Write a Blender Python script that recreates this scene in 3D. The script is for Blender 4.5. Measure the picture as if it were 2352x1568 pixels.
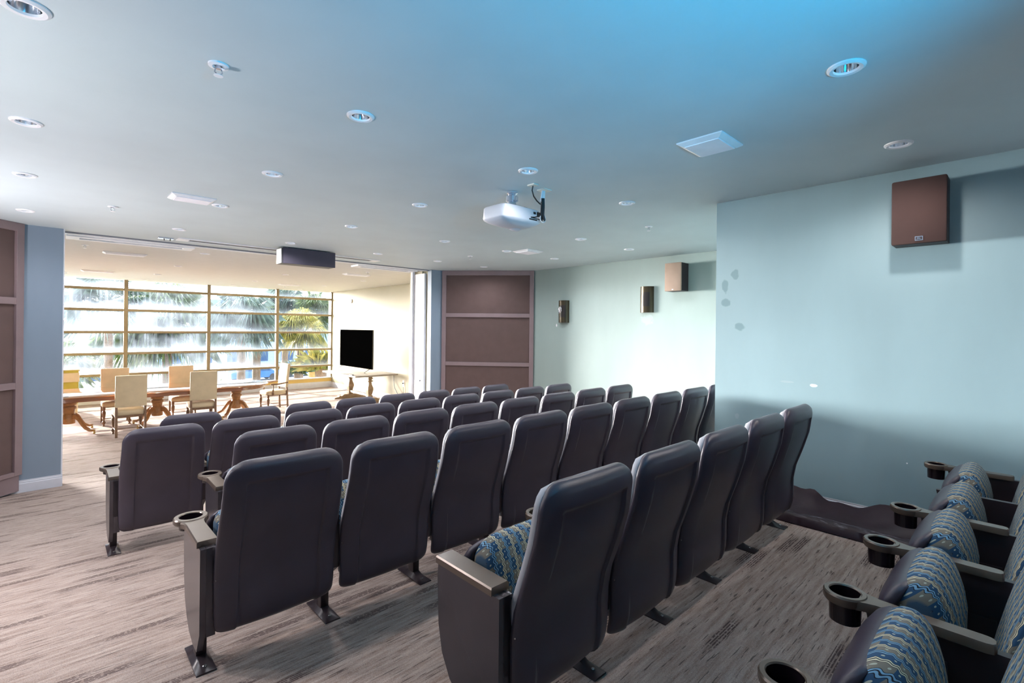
import bpy, bmesh, math, random
from mathutils import Vector, Matrix, noise
from mathutils.geometry import delaunay_2d_cdt
random.seed(7)
PI = math.pi
for o in list(bpy.data.objects): bpy.data.objects.remove(o)
scn = bpy.context.scene
COL = scn.collection

# ------------------------------------------------------------------ camera
W, H = 2352, 1568
FPX, YAW, PITCH, ROLL, CY = 1118.57, 0.755623, 0.000525, 0.010726, 753.19
CAMZ = 2.16
F = Vector((math.sin(YAW)*math.cos(PITCH), math.cos(YAW)*math.cos(PITCH), math.sin(PITCH)))
R0 = Vector((math.cos(YAW), -math.sin(YAW), 0)); U0 = R0.cross(F)
RT = math.cos(ROLL)*R0 + math.sin(ROLL)*U0; UP = -math.sin(ROLL)*R0 + math.cos(ROLL)*U0
cam_d = bpy.data.cameras.new('camera'); cam = bpy.data.objects.new('camera', cam_d); COL.objects.link(cam)
cam.matrix_world = Matrix(((RT.x, UP.x, -F.x, 0), (RT.y, UP.y, -F.y, 0), (RT.z, UP.z, -F.z, CAMZ), (0, 0, 0, 1)))
cam_d.sensor_width = 36; cam_d.lens = 36*FPX/W; cam_d.shift_y = -(H/2-CY)/W; cam_d.clip_start = .03; cam_d.clip_end = 400
scn.camera = cam

# ------------------------------------------------------------------ light and exposure
scn.view_settings.view_transform = 'Standard'; scn.view_settings.look = 'None'
scn.view_settings.gamma = 1; scn.view_settings.use_curve_mapping = False
scn.view_settings.exposure = 1.55
world = bpy.data.worlds.new('sky'); scn.world = world; world.use_nodes = True
bg = world.node_tree.nodes['Background']; bg.inputs[0].default_value = (.80, .90, 1.0, 1); bg.inputs[1].default_value = 2.6

def light(kind, name, loc, energy, color, **kw):
    d = bpy.data.lights.new(name, kind); d.energy = energy; d.color = color
    for k, v in kw.items(): setattr(d, k, v)
    o = bpy.data.objects.new(name, d); COL.objects.link(o); o.location = loc; return o
sun = light('SUN', 'sun_light', (0, 30, 20), 5.0, (1, .93, .8), angle=.01)
sun.rotation_euler = Vector((.28, -.80, -.46)).to_track_quat('-Z', 'Y').to_euler()
low = light('SUN', 'added_window_fill_sun', (0, 30, 12), 27.0, (1, .95, .91), angle=.45)  # second soft sun, added to strengthen the light coming through the window
low.rotation_euler = Vector((.36, -.93, -.065)).to_track_quat('-Z', 'Y').to_euler()
for nm_, p_, e_, c_, d_, sz_ in (('added_rear_fill', (.9, -1.1, 2.2), 190, (.0, .52, .95), (.62, 2.1, 1.10), 1.4),  # unseen blue fill, added to tint the ceiling near the camera
                             ('added_left_fill', (-1.6, 3.0, 1.75), 85, (1, .94, .97), (.40, .1, .9), 2.2), ('added_left_fill', (-1.6, 6.4, 1.5), 125, (1, .92, .95), (.45, 0, .85), 2.3),  # unseen fills, added to brighten the ceiling from the left
                             ('added_left_fill', (-1.5, 4.5, 2.6), 85, (1, .92, .92), (.3, -.35, -.9), 2.2)):  # unseen downward fill, added to brighten the left aisle floor
    l_ = light('SPOT', nm_, p_, e_, c_, shadow_soft_size=.15, spot_size=sz_, spot_blend=1.0); l_.rotation_euler = Vector(d_).to_track_quat('-Z', 'Y').to_euler()
por = light('AREA', 'window_portal', (2.15, 17.32, 1.86), 1, (1, 1, 1), shape='RECTANGLE', size=10.3, size_y=3.05)
por.rotation_euler = (-PI/2, 0, 0); por.data.cycles.is_portal = True

# ------------------------------------------------------------------ material helpers
class NT:
    def __init__(s, name):
        s.m = bpy.data.materials.new(name); s.m.use_nodes = True; s.t = s.m.node_tree
        s.b = s.t.nodes['Principled BSDF']; s.out = s.t.nodes['Material Output']
    def n(s, typ, **kw):
        nd = s.t.nodes.new(typ)
        for k, v in kw.items(): setattr(nd, k, v)
        return nd
    def lk(s, a, b): s.t.links.new(a, b)
    def put(s, sock, v):
        if hasattr(v, 'is_linked') or hasattr(v, 'links'): s.lk(v, sock)
        else: sock.default_value = v
    def ma(s, op, a, b=0.0, c=0.0):
        nd = s.n('ShaderNodeMath', operation=op)
        for i, v in enumerate((a, b, c)): s.put(nd.inputs[i], v)
        return nd.outputs[0]
    def mix(s, f, a, b):
        nd = s.n('ShaderNodeMix', data_type='RGBA'); s.put(nd.inputs[0], f)
        for i, v in ((6, a), (7, b)):
            s.put(nd.inputs[i], v if hasattr(v, 'links') else (*v, 1) if len(v) == 3 else v)
        return nd.outputs[2]
    def obj(s):
        tc = s.n('ShaderNodeTexCoord'); sp = s.n('ShaderNodeSeparateXYZ'); s.lk(tc.outputs['Object'], sp.inputs[0])
        return tc.outputs['Object'], sp.outputs[0], sp.outputs[1], sp.outputs[2]
    def vec(s, x, y, z):
        c = s.n('ShaderNodeCombineXYZ')
        for i, v in enumerate((x, y, z)): s.put(c.inputs[i], v)
        return c.outputs[0]
    def noise(s, v, scale, detail=2, rough=.5):
        nd = s.n('ShaderNodeTexNoise'); s.lk(v, nd.inputs['Vector']); nd.inputs['Scale'].default_value = scale
        nd.inputs['Detail'].default_value = detail; nd.inputs['Roughness'].default_value = rough; return nd.outputs[0]
    def ramp(s, f, lo, hi):
        nd = s.n('ShaderNodeMapRange'); nd.clamp = True; s.put(nd.inputs[0], f); nd.inputs[1].default_value = lo; nd.inputs[2].default_value = hi
        return nd.outputs[0]
    def bump(s, h, strength, dist=.002):
        nd = s.n('ShaderNodeBump'); nd.inputs['Strength'].default_value = strength; nd.inputs['Distance'].default_value = dist
        s.lk(h, nd.inputs['Height']); s.lk(nd.outputs[0], s.b.inputs['Normal'])
def mat(name, col, rough=.5, metal=0, var=.06, nscale=6, bump=0, bscale=200, spec=.5, emit=None, es=0):
    t = NT(name); o, x, y, z = t.obj(); nz = t.noise(o, nscale, 3)
    c2 = tuple(min(1, c*(1+var)) for c in col); c1 = tuple(c*(1-var) for c in col)
    t.put(t.b.inputs['Base Color'], t.mix(t.ramp(nz, .3, .7), c1, c2))
    t.b.inputs['Roughness'].default_value = rough; t.b.inputs['Metallic'].default_value = metal
    t.b.inputs['Specular IOR Level'].default_value = spec
    if bump: t.bump(t.noise(o, bscale, 2), bump)
    if emit: t.b.inputs['Emission Color'].default_value = (*emit, 1); t.b.inputs['Emission Strength'].default_value = es
    return t.m

M = {}
M['shell'] = mat('charcoal_plastic', (.056, .045, .064), .34, bump=.25, bscale=420, var=.1)
M['metal'] = mat('dark_brown_metal', (.030, .021, .026), .3, bump=.05, bscale=300)
M['armtop'] = mat('brown_arm_plastic', (.14, .105, .082), .27, .35, spec=.8, bump=.04, bscale=500)
M['panel_metal'] = mat('satin_panel_metal', (.10, .092, .105), .24, .6, bump=.03, bscale=300)
M['cup'] = mat('black_cup_plastic', (.012, .008, .012), .15)
M['bolt'] = mat('bolt_steel', (.6, .6, .62), .25, 1)
M['baseboard'] = mat('white_baseboard_paint', (.62, .63, .68), .4)
M['white'] = mat('white_paint', (.78, .78, .80), .4)
M['whitemetal'] = mat('white_metal', (.75, .76, .80), .35)
M['border'] = mat('pale_edge_fabric_rim_light', (.50, .49, .52), .6)  # pale piping; its tone also stands in for the bright rim light
M['chrome'] = mat('reflector_chrome', (.82, .86, .9), .12, 1)
M['bulb'] = mat('lamp_face', (.9, .9, .95), .3, emit=(.85, .93, 1), es=1.5)
M['frame_brown'] = mat('mauve_brown_frame', (.24, .17, .175), .5, var=.05)
M['panel_fabric'] = mat('brown_panel_fabric', (.12, .075, .068), .85, bump=.3, bscale=600)
M['spk_side'] = mat('speaker_black', (.022, .014, .018), .5)
M['spk_cloth'] = mat('brown_speaker_cloth', (.055, .029, .026), .9, bump=.4, bscale=700)
M['spk_tan'] = mat('tan_speaker_cloth', (.36, .26, .20), .9, bump=.3, bscale=700)
M['spk_navy'] = mat('dark_grille', (.045, .035, .055), .6, bump=.4, bscale=900)
M['spk_grey'] = mat('grey_cabinet_end', (.07, .068, .07), .5)
M['sconce'] = mat('bronze_sconce', (.065, .052, .030), .32, .6)
M['sconce_in'] = mat('dark_sconce_inner', (.02, .017, .017), .3)
M['proj'] = mat('projector_white', (.60, .60, .64), .3, var=.01)
M['silver'] = mat('silver_metal', (.65, .68, .75), .2, .9)
M['black'] = mat('black_rubber', (.012, .011, .012), .5)
M['cream_wall'] = mat('pale_yellow_wall', (.45, .40, .27), .7, var=.03, nscale=1.5)
M['yellow_wall'] = mat('golden_yellow_wall', (.75, .53, .17), .7, var=.03)
M['beige_ceiling'] = mat('beige_ceiling_paint', (.64, .635, .61), .8, var=.02)
M['alu'] = mat('beige_window_frame', (.27, .21, .115), .45, var=.05)
M['cream_fabric'] = mat('cream_linen', (.66, .54, .36), .85, bump=.4, bscale=500)
M['tv'] = mat('black_screen', (.0006, .0006, .0006), 1, spec=0)
M['palewood'] = mat('weathered_wood', (.34, .24, .14), .5, var=.2, nscale=9)
M['tvtop'] = mat('grey_oak_top', (.30, .26, .23), .45, var=.15, nscale=8)
M['brass'] = mat('brass', (.6, .42, .15), .25, 1)
M['olive'] = mat('olive_yellow_upholstery', (.46, .38, .06), .8)
def sheet_mat():
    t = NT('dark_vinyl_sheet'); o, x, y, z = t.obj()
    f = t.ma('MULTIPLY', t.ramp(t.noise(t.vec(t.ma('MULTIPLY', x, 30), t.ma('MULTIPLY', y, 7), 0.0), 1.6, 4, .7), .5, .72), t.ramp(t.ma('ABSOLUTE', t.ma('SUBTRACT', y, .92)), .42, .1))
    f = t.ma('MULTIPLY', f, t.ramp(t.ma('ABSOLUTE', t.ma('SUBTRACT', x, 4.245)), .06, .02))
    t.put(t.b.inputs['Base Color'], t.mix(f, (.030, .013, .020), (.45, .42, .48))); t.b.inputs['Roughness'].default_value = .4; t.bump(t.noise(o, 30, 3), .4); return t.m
M['vinyl'] = sheet_mat()
M['bark'] = mat('palm_bark', (.12, .075, .045), .9, var=.3, nscale=20, bump=.5, bscale=30)
M['bark_gold'] = mat('golden_palm_bark', (.42, .22, .07), .9, var=.3, nscale=20, bump=.5, bscale=30)
M['ground'] = mat('pale_pavement', (.30, .31, .32), .9, var=.15, nscale=.4)
M['lawn'] = mat('clipped_grass', (.06, .10, .03), .9, var=.3, nscale=3)
M['bldg'] = mat('pale_blue_stucco', (.20, .27, .40), .8, var=.1)
M['bldg2'] = mat('cream_stucco', (.52, .42, .30), .8)
M['roof'] = mat('slate_roof', (.10, .14, .24), .7)
M['winglass'] = mat('dark_window_glass', (.02, .05, .11), .1)
M['car_blue'] = mat('blue_car_paint', (.02, .09, .28), .2)
M['car_white'] = mat('white_car_paint', (.6, .62, .66), .25)
M['tyre'] = mat('tyre_rubber', (.02, .02, .02), .8)

def wood(name, a, b, rough=.25, sx=1.2):
    t = NT(name); o, x, y, z = t.obj()
    v = t.vec(t.ma('MULTIPLY', x, sx), t.ma('MULTIPLY', y, 14), t.ma('MULTIPLY', z, 14))
    t.put(t.b.inputs['Base Color'], t.mix(t.ramp(t.noise(v, 2.5, 5, .6), .3, .7), a, b)); t.b.inputs['Roughness'].default_value = rough
    return t.m
M['mahogany'] = wood('polished_mahogany', (.20, .062, .022), (.36, .13, .045), .12)
M['mahogany'].node_tree.nodes['Principled BSDF'].inputs['Coat Weight'].default_value = 1
M['pedwood'] = wood('turned_oak_pedestal', (.36, .17, .06), (.50, .26, .10), .3, 14)
M['chairwood'] = wood('chair_walnut', (.16, .09, .05), (.26, .15, .085), .4, 14)

def leafmat(name, a, b):
    t = NT(name); o, x, y, z = t.obj()
    c = t.mix(t.ramp(t.noise(o, 3, 3), .35, .65), a, b); t.put(t.b.inputs['Base Color'], c); t.b.inputs['Roughness'].default_value = .45
    tr = t.n('ShaderNodeBsdfTranslucent'); t.put(tr.inputs[0], c); mx = t.n('ShaderNodeMixShader'); mx.inputs[0].default_value = .3
    t.lk(t.b.outputs[0], mx.inputs[1]); t.lk(tr.outputs[0], mx.inputs[2]); t.lk(mx.outputs[0], t.out.inputs[0]); return t.m
M['leaf_green'] = leafmat('green_frond', (.03, .055, .018), (.10, .14, .04))
M['leaf_blue'] = leafmat('blue_green_frond', (.04, .07, .06), (.11, .16, .12))
M['leaf_gold'] = leafmat('yellow_green_frond', (.10, .11, .02), (.34, .28, .05))

def fabric_mat():
    t = NT('wavy_stripe_upholstery'); o, x, y, z = t.obj()
    v = t.ma('ADD', z, y)
    wv = t.ma('MULTIPLY', t.ma('SINE', t.ma('MULTIPLY', v, 2*PI/.026)), .085)
    u = t.ma('ADD', t.ma('MULTIPLY', x, 1/.031), wv)
    k = t.ma('FLOOR', u); ph = t.ma('FRACT', t.ma('ADD', u, 0))
    odd = t.ma('MODULO', t.ma('ABSOLUTE', k), 2)
    d = t.ma('ABSOLUTE', t.ma('SUBTRACT', ph, .5))
    line = t.ma('LESS_THAN', t.ma('ABSOLUTE', t.ma('SUBTRACT', d, .11)), .062)
    dark = t.ma('LESS_THAN', d, .22)
    u2 = t.ma('MULTIPLY', x, 1/.031); k2 = t.ma('FLOOR', t.ma('ADD', u2, .5))
    blk = t.ma('MODULO', t.ma('ABSOLUTE', t.ma('ADD', t.ma('FLOOR', t.ma('MULTIPLY', v, 1/.055)), k2)), 2)
    band = t.mix(blk, (.022, .080, .165), (.22, .195, .155))
    dx = t.ma('SUBTRACT', t.ma('FRACT', t.ma('ADD', u2, .5)), .5)
    dy = t.ma('SUBTRACT', t.ma('FRACT', t.ma('MULTIPLY', v, 1/.0275)), .5)
    rr = t.ma('ADD', t.ma('POWER', t.ma('MULTIPLY', dx, 9), 2), t.ma('POWER', t.ma('MULTIPLY', dy, 5), 2))
    c = t.mix(t.ma('LESS_THAN', rr, .45), band, (.50, .52, .42))
    c = t.mix(dark, c, (.012, .016, .03))
    c = t.mix(line, c, t.mix(odd, (.72, .66, .46), (.20, .40, .58)))
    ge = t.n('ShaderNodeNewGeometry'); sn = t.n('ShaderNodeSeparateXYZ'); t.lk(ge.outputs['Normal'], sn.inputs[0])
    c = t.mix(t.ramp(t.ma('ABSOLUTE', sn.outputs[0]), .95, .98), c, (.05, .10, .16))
    t.put(t.b.inputs['Base Color'], c); t.b.inputs['Roughness'].default_value = .85; t.bump(t.noise(o, 700, 2), .25)
    return t.m
M['fabric'] = fabric_mat()

def carpet_mat():
    t = NT('streaked_carpet'); o, x, y, z = t.obj()
    vs = t.vec(t.ma('MULTIPLY', x, 2.2), t.ma('MULTIPLY', y, 26), 0.0)
    streak = t.noise(vs, 1.6, 4, .65)
    speck = t.noise(o, 110, 3, .9)
    speck2 = t.noise(o, 420, 1, .5)
    base = t.mix(t.ramp(streak, .35, .68), (.26, .18, .145), (.54, .44, .385))
    base = t.mix(t.ramp(speck, .36, .66), base, t.mix(t.ramp(speck2, .4, .6), (.12, .105, .12), (.60, .50, .44)))
    base2 = t.mix(.3, base, t.mix(t.ramp(streak, .35, .68), (.26, .18, .145), (.54, .44, .385)))
    # thin dark dashes running along the rows
    vd = t.vec(t.ma('MULTIPLY', x, 7), t.ma('MULTIPLY', y, 85), 0.0)
    dash = t.ramp(t.noise(vd, 1.0, 2, .5), .62, .67)
    c = t.mix(t.ma('MULTIPLY', dash, .75), base2, (.075, .055, .055))
    # ribbed dark blocks laid at random
    ry = t.ma('FLOOR', t.ma('MULTIPLY', y, 1/.062))
    wn = t.n('ShaderNodeTexWhiteNoise', noise_dimensions='1D'); t.lk(ry, wn.inputs['W'])
    cx = t.ma('ADD', t.ma('MULTIPLY', x, 1/.45), t.ma('MULTIPLY', wn.outputs[0], 7.3))
    kx = t.ma('FLOOR', cx); fx = t.ma('FRACT', cx)
    w2 = t.n('ShaderNodeTexWhiteNoise', noise_dimensions='2D'); t.lk(t.vec(kx, ry, 0.0), w2.inputs['Vector'])
    on = t.ma('GREATER_THAN', w2.outputs[0], .79)
    fy = t.ma('FRACT', t.ma('MULTIPLY', y, 1/.062))
    on = t.ma('MULTIPLY', on, t.ma('SUBTRACT', 1.0, t.ramp(t.ma('ABSOLUTE', t.ma('SUBTRACT', fx, .5)), .25, .5)))
    on = t.ma('MULTIPLY', on, t.ma('LESS_THAN', t.ma('ABSOLUTE', t.ma('SUBTRACT', fy, .5)), .43))
    rib = t.ma('GREATER_THAN', t.ma('SINE', t.ma('MULTIPLY', y, 2*PI/.0125)), -.1)
    rib2 = t.ma('GREATER_THAN', t.noise(t.vec(t.ma('MULTIPLY', x, 60), t.ma('MULTIPLY', y, 60), 0.0), 1, 1), .42)
    f = t.ma('MULTIPLY', on, t.ma('ADD', .22, t.ma('MULTIPLY', t.ma('MULTIPLY', rib, rib2), .70)))
    c = t.mix(f, c, (.07, .045, .045))
    t.put(t.b.inputs['Base Color'], c); t.b.inputs['Roughness'].default_value = .95; t.b.inputs['Specular IOR Level'].default_value = .15
    t.bump(t.ma('ADD', speck, streak), .5, .004); return t.m
M['carpet'] = carpet_mat()

def wall_mat(name, col, marks=(), amp=.05):
    t = NT(name); o, x, y, z = t.obj()
    n1 = t.noise(t.vec(x, y, t.ma('MULTIPLY', z, .35)), 2.2, 4)
    c = t.mix(t.ramp(n1, .3, .7), tuple(k*(1-amp) for k in col), tuple(k*(1+amp) for k in col))
    wob = t.ma('MULTIPLY', t.ma('SUBTRACT', t.noise(o, 14, 3), .5), 1.6)
    for (my, mz, ry_, rz_, mc, op) in marks:
        a = t.ma('POWER', t.ma('MULTIPLY', t.ma('SUBTRACT', y, my), 1/ry_), 2); b = t.ma('POWER', t.ma('MULTIPLY', t.ma('SUBTRACT', z, mz), 1/rz_), 2)
        r = t.ma('ADD', t.ma('SQRT', t.ma('ADD', a, b)), wob)
        f = t.ma('MULTIPLY', t.ma('SUBTRACT', 1.0, t.ramp(r, .75, 1.05)), op); c = t.mix(f, c, mc)
    t.put(t.b.inputs['Base Color'], c); t.b.inputs['Roughness'].default_value = .6; t.bump(t.noise(o, 160, 2), .06); return t.m
TEAL = (.285, .42, .46)
M['wall_near'] = wall_mat('pale_teal_wall', TEAL, [
    (1.90, 2.69, .035, .05, (.15, .26, .28), .7), (1.99, 2.58, .03, .07, (.15, .26, .28), .75), (1.985, 2.42, .04, .045, (.15, .26, .28), .75),
    (1.86, 2.20, .05, .035, (.15, .26, .28), .75), (1.24, 1.705, .028, .012, (.75, .8, .8), .8), (1.45, 1.72, .06, .01, (.4, .5, .52), .5),
    (.62, 1.18, .006, .006, (.95, .95, .95), 1), (1.87, 1.36, .02, .03, (.4, .5, .55), .5)])
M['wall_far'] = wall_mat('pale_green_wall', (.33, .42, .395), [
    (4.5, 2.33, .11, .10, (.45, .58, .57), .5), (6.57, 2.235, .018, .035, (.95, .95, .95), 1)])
M['wall_side'] = wall_mat('grey_teal_wall', (.22, .275, .34))
M['ceiling'] = wall_mat('blue_grey_ceiling', (.525, .61, .635), (), .03)

def glass_mat():
    t = NT('hazy_window_glass'); o, x, y, z = t.obj()
    tr = t.n('ShaderNodeBsdfTransparent'); tr.inputs[0].default_value = (.97, .985, 1, 1)
    gl = t.n('ShaderNodeBsdfGlossy'); gl.inputs['Roughness'].default_value = .02
    fr = t.n('ShaderNodeFresnel'); fr.inputs[0].default_value = 1.3
    m1 = t.n('ShaderNodeMixShader'); t.lk(fr.outputs[0], m1.inputs[0]); t.lk(tr.outputs[0], m1.inputs[1]); t.lk(gl.outputs[0], m1.inputs[2])
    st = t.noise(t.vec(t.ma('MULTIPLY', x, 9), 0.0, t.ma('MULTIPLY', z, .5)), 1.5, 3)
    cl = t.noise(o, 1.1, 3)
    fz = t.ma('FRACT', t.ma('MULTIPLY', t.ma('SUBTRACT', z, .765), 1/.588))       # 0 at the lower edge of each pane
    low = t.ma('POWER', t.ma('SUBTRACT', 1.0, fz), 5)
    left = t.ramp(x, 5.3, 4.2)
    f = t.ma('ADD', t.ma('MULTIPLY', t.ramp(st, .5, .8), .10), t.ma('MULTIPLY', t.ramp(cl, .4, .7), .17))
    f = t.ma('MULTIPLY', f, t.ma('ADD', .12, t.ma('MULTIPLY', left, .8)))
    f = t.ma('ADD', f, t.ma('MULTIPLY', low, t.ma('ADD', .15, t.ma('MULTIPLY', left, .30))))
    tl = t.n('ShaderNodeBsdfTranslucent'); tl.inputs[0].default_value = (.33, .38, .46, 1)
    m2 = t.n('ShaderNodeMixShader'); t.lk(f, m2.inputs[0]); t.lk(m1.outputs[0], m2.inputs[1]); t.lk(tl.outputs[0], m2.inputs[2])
    t.lk(m2.outputs[0], t.out.inputs[0]); return t.m
M['glass'] = glass_mat()

# ------------------------------------------------------------------ mesh helpers
def bx(bm, x0, x1, y0, y1, z0, z1, bev=0.0, mtx=None):
    r = bmesh.ops.create_cube(bm, size=1, matrix=Matrix.Translation(((x0+x1)/2, (y0+y1)/2, (z0+z1)/2)) @ Matrix.Diagonal((abs(x1-x0), abs(y1-y0), abs(z1-z0), 1)))
    vs = r['verts']
    if bev:
        es = list({e for v in vs for e in v.link_edges}); g = bmesh.ops.bevel(bm, geom=es, offset=bev, segments=2, affect='EDGES', profile=.5)
        vs = list({v for f in g['faces'] for v in f.verts} | {v for v in vs if v.is_valid})
    if mtx is not None: bmesh.ops.transform(bm, matrix=mtx, verts=vs)
    return vs
def loops(bm, ls, cap=True, closed=True):
    rows = [[bm.verts.new(p) for p in l] for l in ls]; n = len(rows[0])
    for a, b in zip(rows, rows[1:]):
        for i in range(n if closed else n-1):
            j = (i+1) % n
            try: bm.faces.new((a[i], a[j], b[j], b[i]))
            except ValueError: pass
    if cap:
        for r, rev in ((rows[0], True), (rows[-1], False)):
            try: bm.faces.new(list(reversed(r)) if rev else r)
            except ValueError: pass
    return rows
def lathe(bm, prof, seg=20, c=(0, 0, 0), cap=True, square=False):
    ls = []
    for r, z in prof:
        l = []
        for i in range(seg):
            a = 2*PI*(i+.5)/seg; k = 1
            if square: k = 1/max(abs(math.cos(a)), abs(math.sin(a)))
            l.append((c[0]+r*k*math.cos(a), c[1]+r*k*math.sin(a), c[2]+z))
        ls.append(l)
    return loops(bm, ls, cap)
def tube(bm, pts, rad, seg=8, cap=True):
    pts = [Vector(p) for p in pts]; ls = []; n = len(pts); ref = None
    for i, p in enumerate(pts):
        d = (pts[min(i+1, n-1)]-pts[max(i-1, 0)]).normalized()
        if ref is None: ref = Vector((0, 0, 1)) if abs(d.z) < .9 else Vector((1, 0, 0))
        s = d.cross(ref).normalized(); ref = s.cross(d).normalized(); r = rad[i] if isinstance(rad, (list, tuple)) else rad
        ls.append([p + r*(math.cos(2*PI*k/seg)*s + math.sin(2*PI*k/seg)*ref) for k in range(seg)])
    loops(bm, ls, cap)
def prism(bm, poly, axis, a, b):
    def P(u, v, w): return {'x': (w, u, v), 'y': (u, w, v), 'z': (u, v, w)}[axis]
    loops(bm, [[P(u, v, a) for u, v in poly], [P(u, v, b) for u, v in poly]])
def interp(tab, z):
    if z <= tab[0][0]: return tab[0][1]
    for (a, p), (b, q) in zip(tab, tab[1:]):
        if z <= b: t = (z-a)/(b-a); return p+(q-p)*t
    return tab[-1][1]
def obj(name, bm, m, parent=None, smooth=False, bevel=0):
    bmesh.ops.recalc_face_normals(bm, faces=bm.faces)
    me = bpy.data.meshes.new(name); bm.to_mesh(me); bm.free()
    me.materials.append(m if not isinstance(m, str) else M[m])
    if smooth:
        for p in me.polygons: p.use_smooth = True
        try: me.set_sharp_from_angle(angle=math.radians(38 if smooth is True else smooth))
        except Exception: pass
    o = bpy.data.objects.new(name, me); COL.objects.link(o)
    if parent: o.parent = parent
    if bevel:
        md = o.modifiers.new('bevel', 'BEVEL'); md.width = bevel; md.segments = 2; md.limit_method = 'ANGLE'
    return o
def tag(o, label=None, cat=None, group=None, kind=None):
    if label: o['label'] = label
    if cat: o['category'] = cat
    if group: o['group'] = group
    if kind: o['kind'] = kind
    return o
def empty(name, loc=(0, 0, 0), rz=0.0):
    o = bpy.data.objects.new(name, None); o.empty_display_size = .1; COL.objects.link(o); o.location = loc; o.rotation_euler = (0, 0, rz); return o
def thing(name, label, cat, loc=(0, 0, 0), rz=0.0, group=None): return tag(empty(name, loc, rz), label, cat, group)
def dup(root, loc, rz=None, label=None, group=None, skip=()):
    r = root.copy(); COL.objects.link(r); r.location = loc
    if rz is not None: r.rotation_euler = (0, 0, rz)
    if label: r['label'] = label
    if group: r['group'] = group
    for ch in list(root.children):
        if ch.name.split('.')[0] in skip: continue
        c = ch.copy(); COL.objects.link(c); c.parent = r
        for g in ch.children:
            d = g.copy(); COL.objects.link(d); d.parent = c
    return r
def NB(): return bmesh.new()
def struct(name, bm, m, parent=None, label=None):
    o = obj(name, bm, m, parent)
    if not parent: tag(o, label, None, None, 'structure')
    return o
def box_obj(name, m, parent, *a, bev=0.0):
    b = NB(); bx(b, *a, bev); return obj(name, b, m, parent)

# ------------------------------------------------------------------ room shell
CZ = 3.388
FP = [(-1.4, .672), (1.57, .672), (2.53, .592), (5.89, .303), (9.15, 0), (17.6, 0)]
def fz(y): return interp(FP, y)
b = NB(); rows = []
for y, z in FP: rows.append([b.verts.new((x, y, z)) for x in (-3.3, 7.9)])
for r, s in zip(rows, rows[1:]): b.faces.new((r[0], r[1], s[1], s[0]))
fl = struct('floor', b, 'carpet', label='streaked brown and grey carpet floor sloping down to the window room')

lamps = {}   # crosswise line -> list of x
LINES = [(.59, [2.67, 4.0]), (2.68, [-.09, 1.295, 2.68, 4.04]), (4.2, [-.13, 1.28, 2.67, 5.23, 6.40]), (5.70, [-.18, 1.24, 2.65, 4.04, 5.24, 6.38]), (7.50, [-.23, 1.17, 2.55, 3.96, 5.16, 6.27])]
LR2 = [(9.72, [1.89]), (12.2, [1.89, 4.03, 6.03]), (14.6, [1.85, 4.03, 5.95]), (16.6, [1.78, 3.98, 5.94])]
def holed(name, x0, x1, y0, y1, holes, m, label):
    pts = [Vector(p) for p in ((x0, y0), (x1, y0), (x1, y1), (x0, y1))]; edges = [(0, 1), (1, 2), (2, 3), (3, 0)]
    for hx, hy, r in holes:
        k = len(pts); n = 24
        pts += [Vector((hx+r*math.cos(2*PI*i/n), hy+r*math.sin(2*PI*i/n))) for i in range(n)]
        edges += [(k+i, k+(i+1) % n) for i in range(n)]
    vs, es, fs, *_ = delaunay_2d_cdt(pts, edges, [], 1, 1e-5)
    b = NB(); bv = [b.verts.new((v.x, v.y, CZ)) for v in vs]
    for f in fs:
        c = sum((vs[i] for i in f), Vector((0, 0)))/len(f)
        if any((c-Vector((hx, hy))).length < r*.97 for hx, hy, r in holes): continue
        b.faces.new([bv[i] for i in f])
    bx(b, x0, x1, y0, y1, CZ+.2, CZ+.3)
    return struct(name, b, m, label=label)
HR = .056
holed('ceiling', -1.9, 7.9, -1.5, 8.84, [(x, y, HR) for y, xs in LINES for x in xs], 'ceiling', 'blue-grey ceiling of the cinema room')
o = holed('ceiling', -3.3, 7.9, 8.84, 17.5, [(x, y, HR) for y, xs in LR2 for x in xs], 'beige_ceiling', 'beige ceiling of the window room')

def wall(name, m, *a, label): return struct(name, (lambda bb: (bx(bb, *a), bb)[1])(NB()), m, label=label)
wall('wall_right', 'wall_near', 4.67, 7.6, -1.5, 2.08, .3, CZ+.1, label='pale teal wall beside the rear seats')
wall('wall_right', 'wall_far', 7.43, 7.7, 2.08, 9.0, 0, CZ+.1, label='pale green wall farther back on the right')
wall('wall_left', 'wall_side', -1.95, -1.75, -1.5, 8.8, 0, CZ+.1, label='teal side wall left of the camera')
wall('wall_back', 'wall_side', -1.9, 4.8, -1.5, -1.3, .3, CZ+.1, label='teal rear wall behind the camera')
# diagonal corner walls with the brown panels
def diag(P0, P1, name, m, label, th=.15, z0=0, z1=CZ, off=0):
    P0 = Vector((*P0, 0)); P1 = Vector((*P1, 0)); d = (P1-P0).normalized(); n = Vector((-d.y, d.x, 0))
    b = NB(); q = [P0+n*off, P1+n*off, P1+n*(off+th), P0+n*(off+th)]
    loops(b, [[(p.x, p.y, z0) for p in q], [(p.x, p.y, z1) for p in q]]); return struct(name, b, m, label=label)
diag((6.12, 8.73), (7.50, 7.19), 'wall_front', 'wall_side', 'diagonal corner wall behind the right brown panel', .2, 0, CZ, .03)
diag((-1.80, 7.08), (-.30, 8.58), 'wall_front', 'wall_side', 'diagonal corner wall behind the left brown panel', .2, 0, CZ, .03)
b = NB()
q = [(-.395, 8.575), (.088, 8.60), (.088, 8.84), (-.6, 8.84)]
loops(b, [[(x, y, 0) for x, y in q], [(x, y, CZ) for x, y in q]]); struct('wall_front', b, M['wall_side'], label='blue-grey wall stub left of the wide opening')
b = NB()
q = [(6.13, 8.70), (5.845, 8.72), (5.845, 8.86), (6.2, 8.86)]
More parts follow.
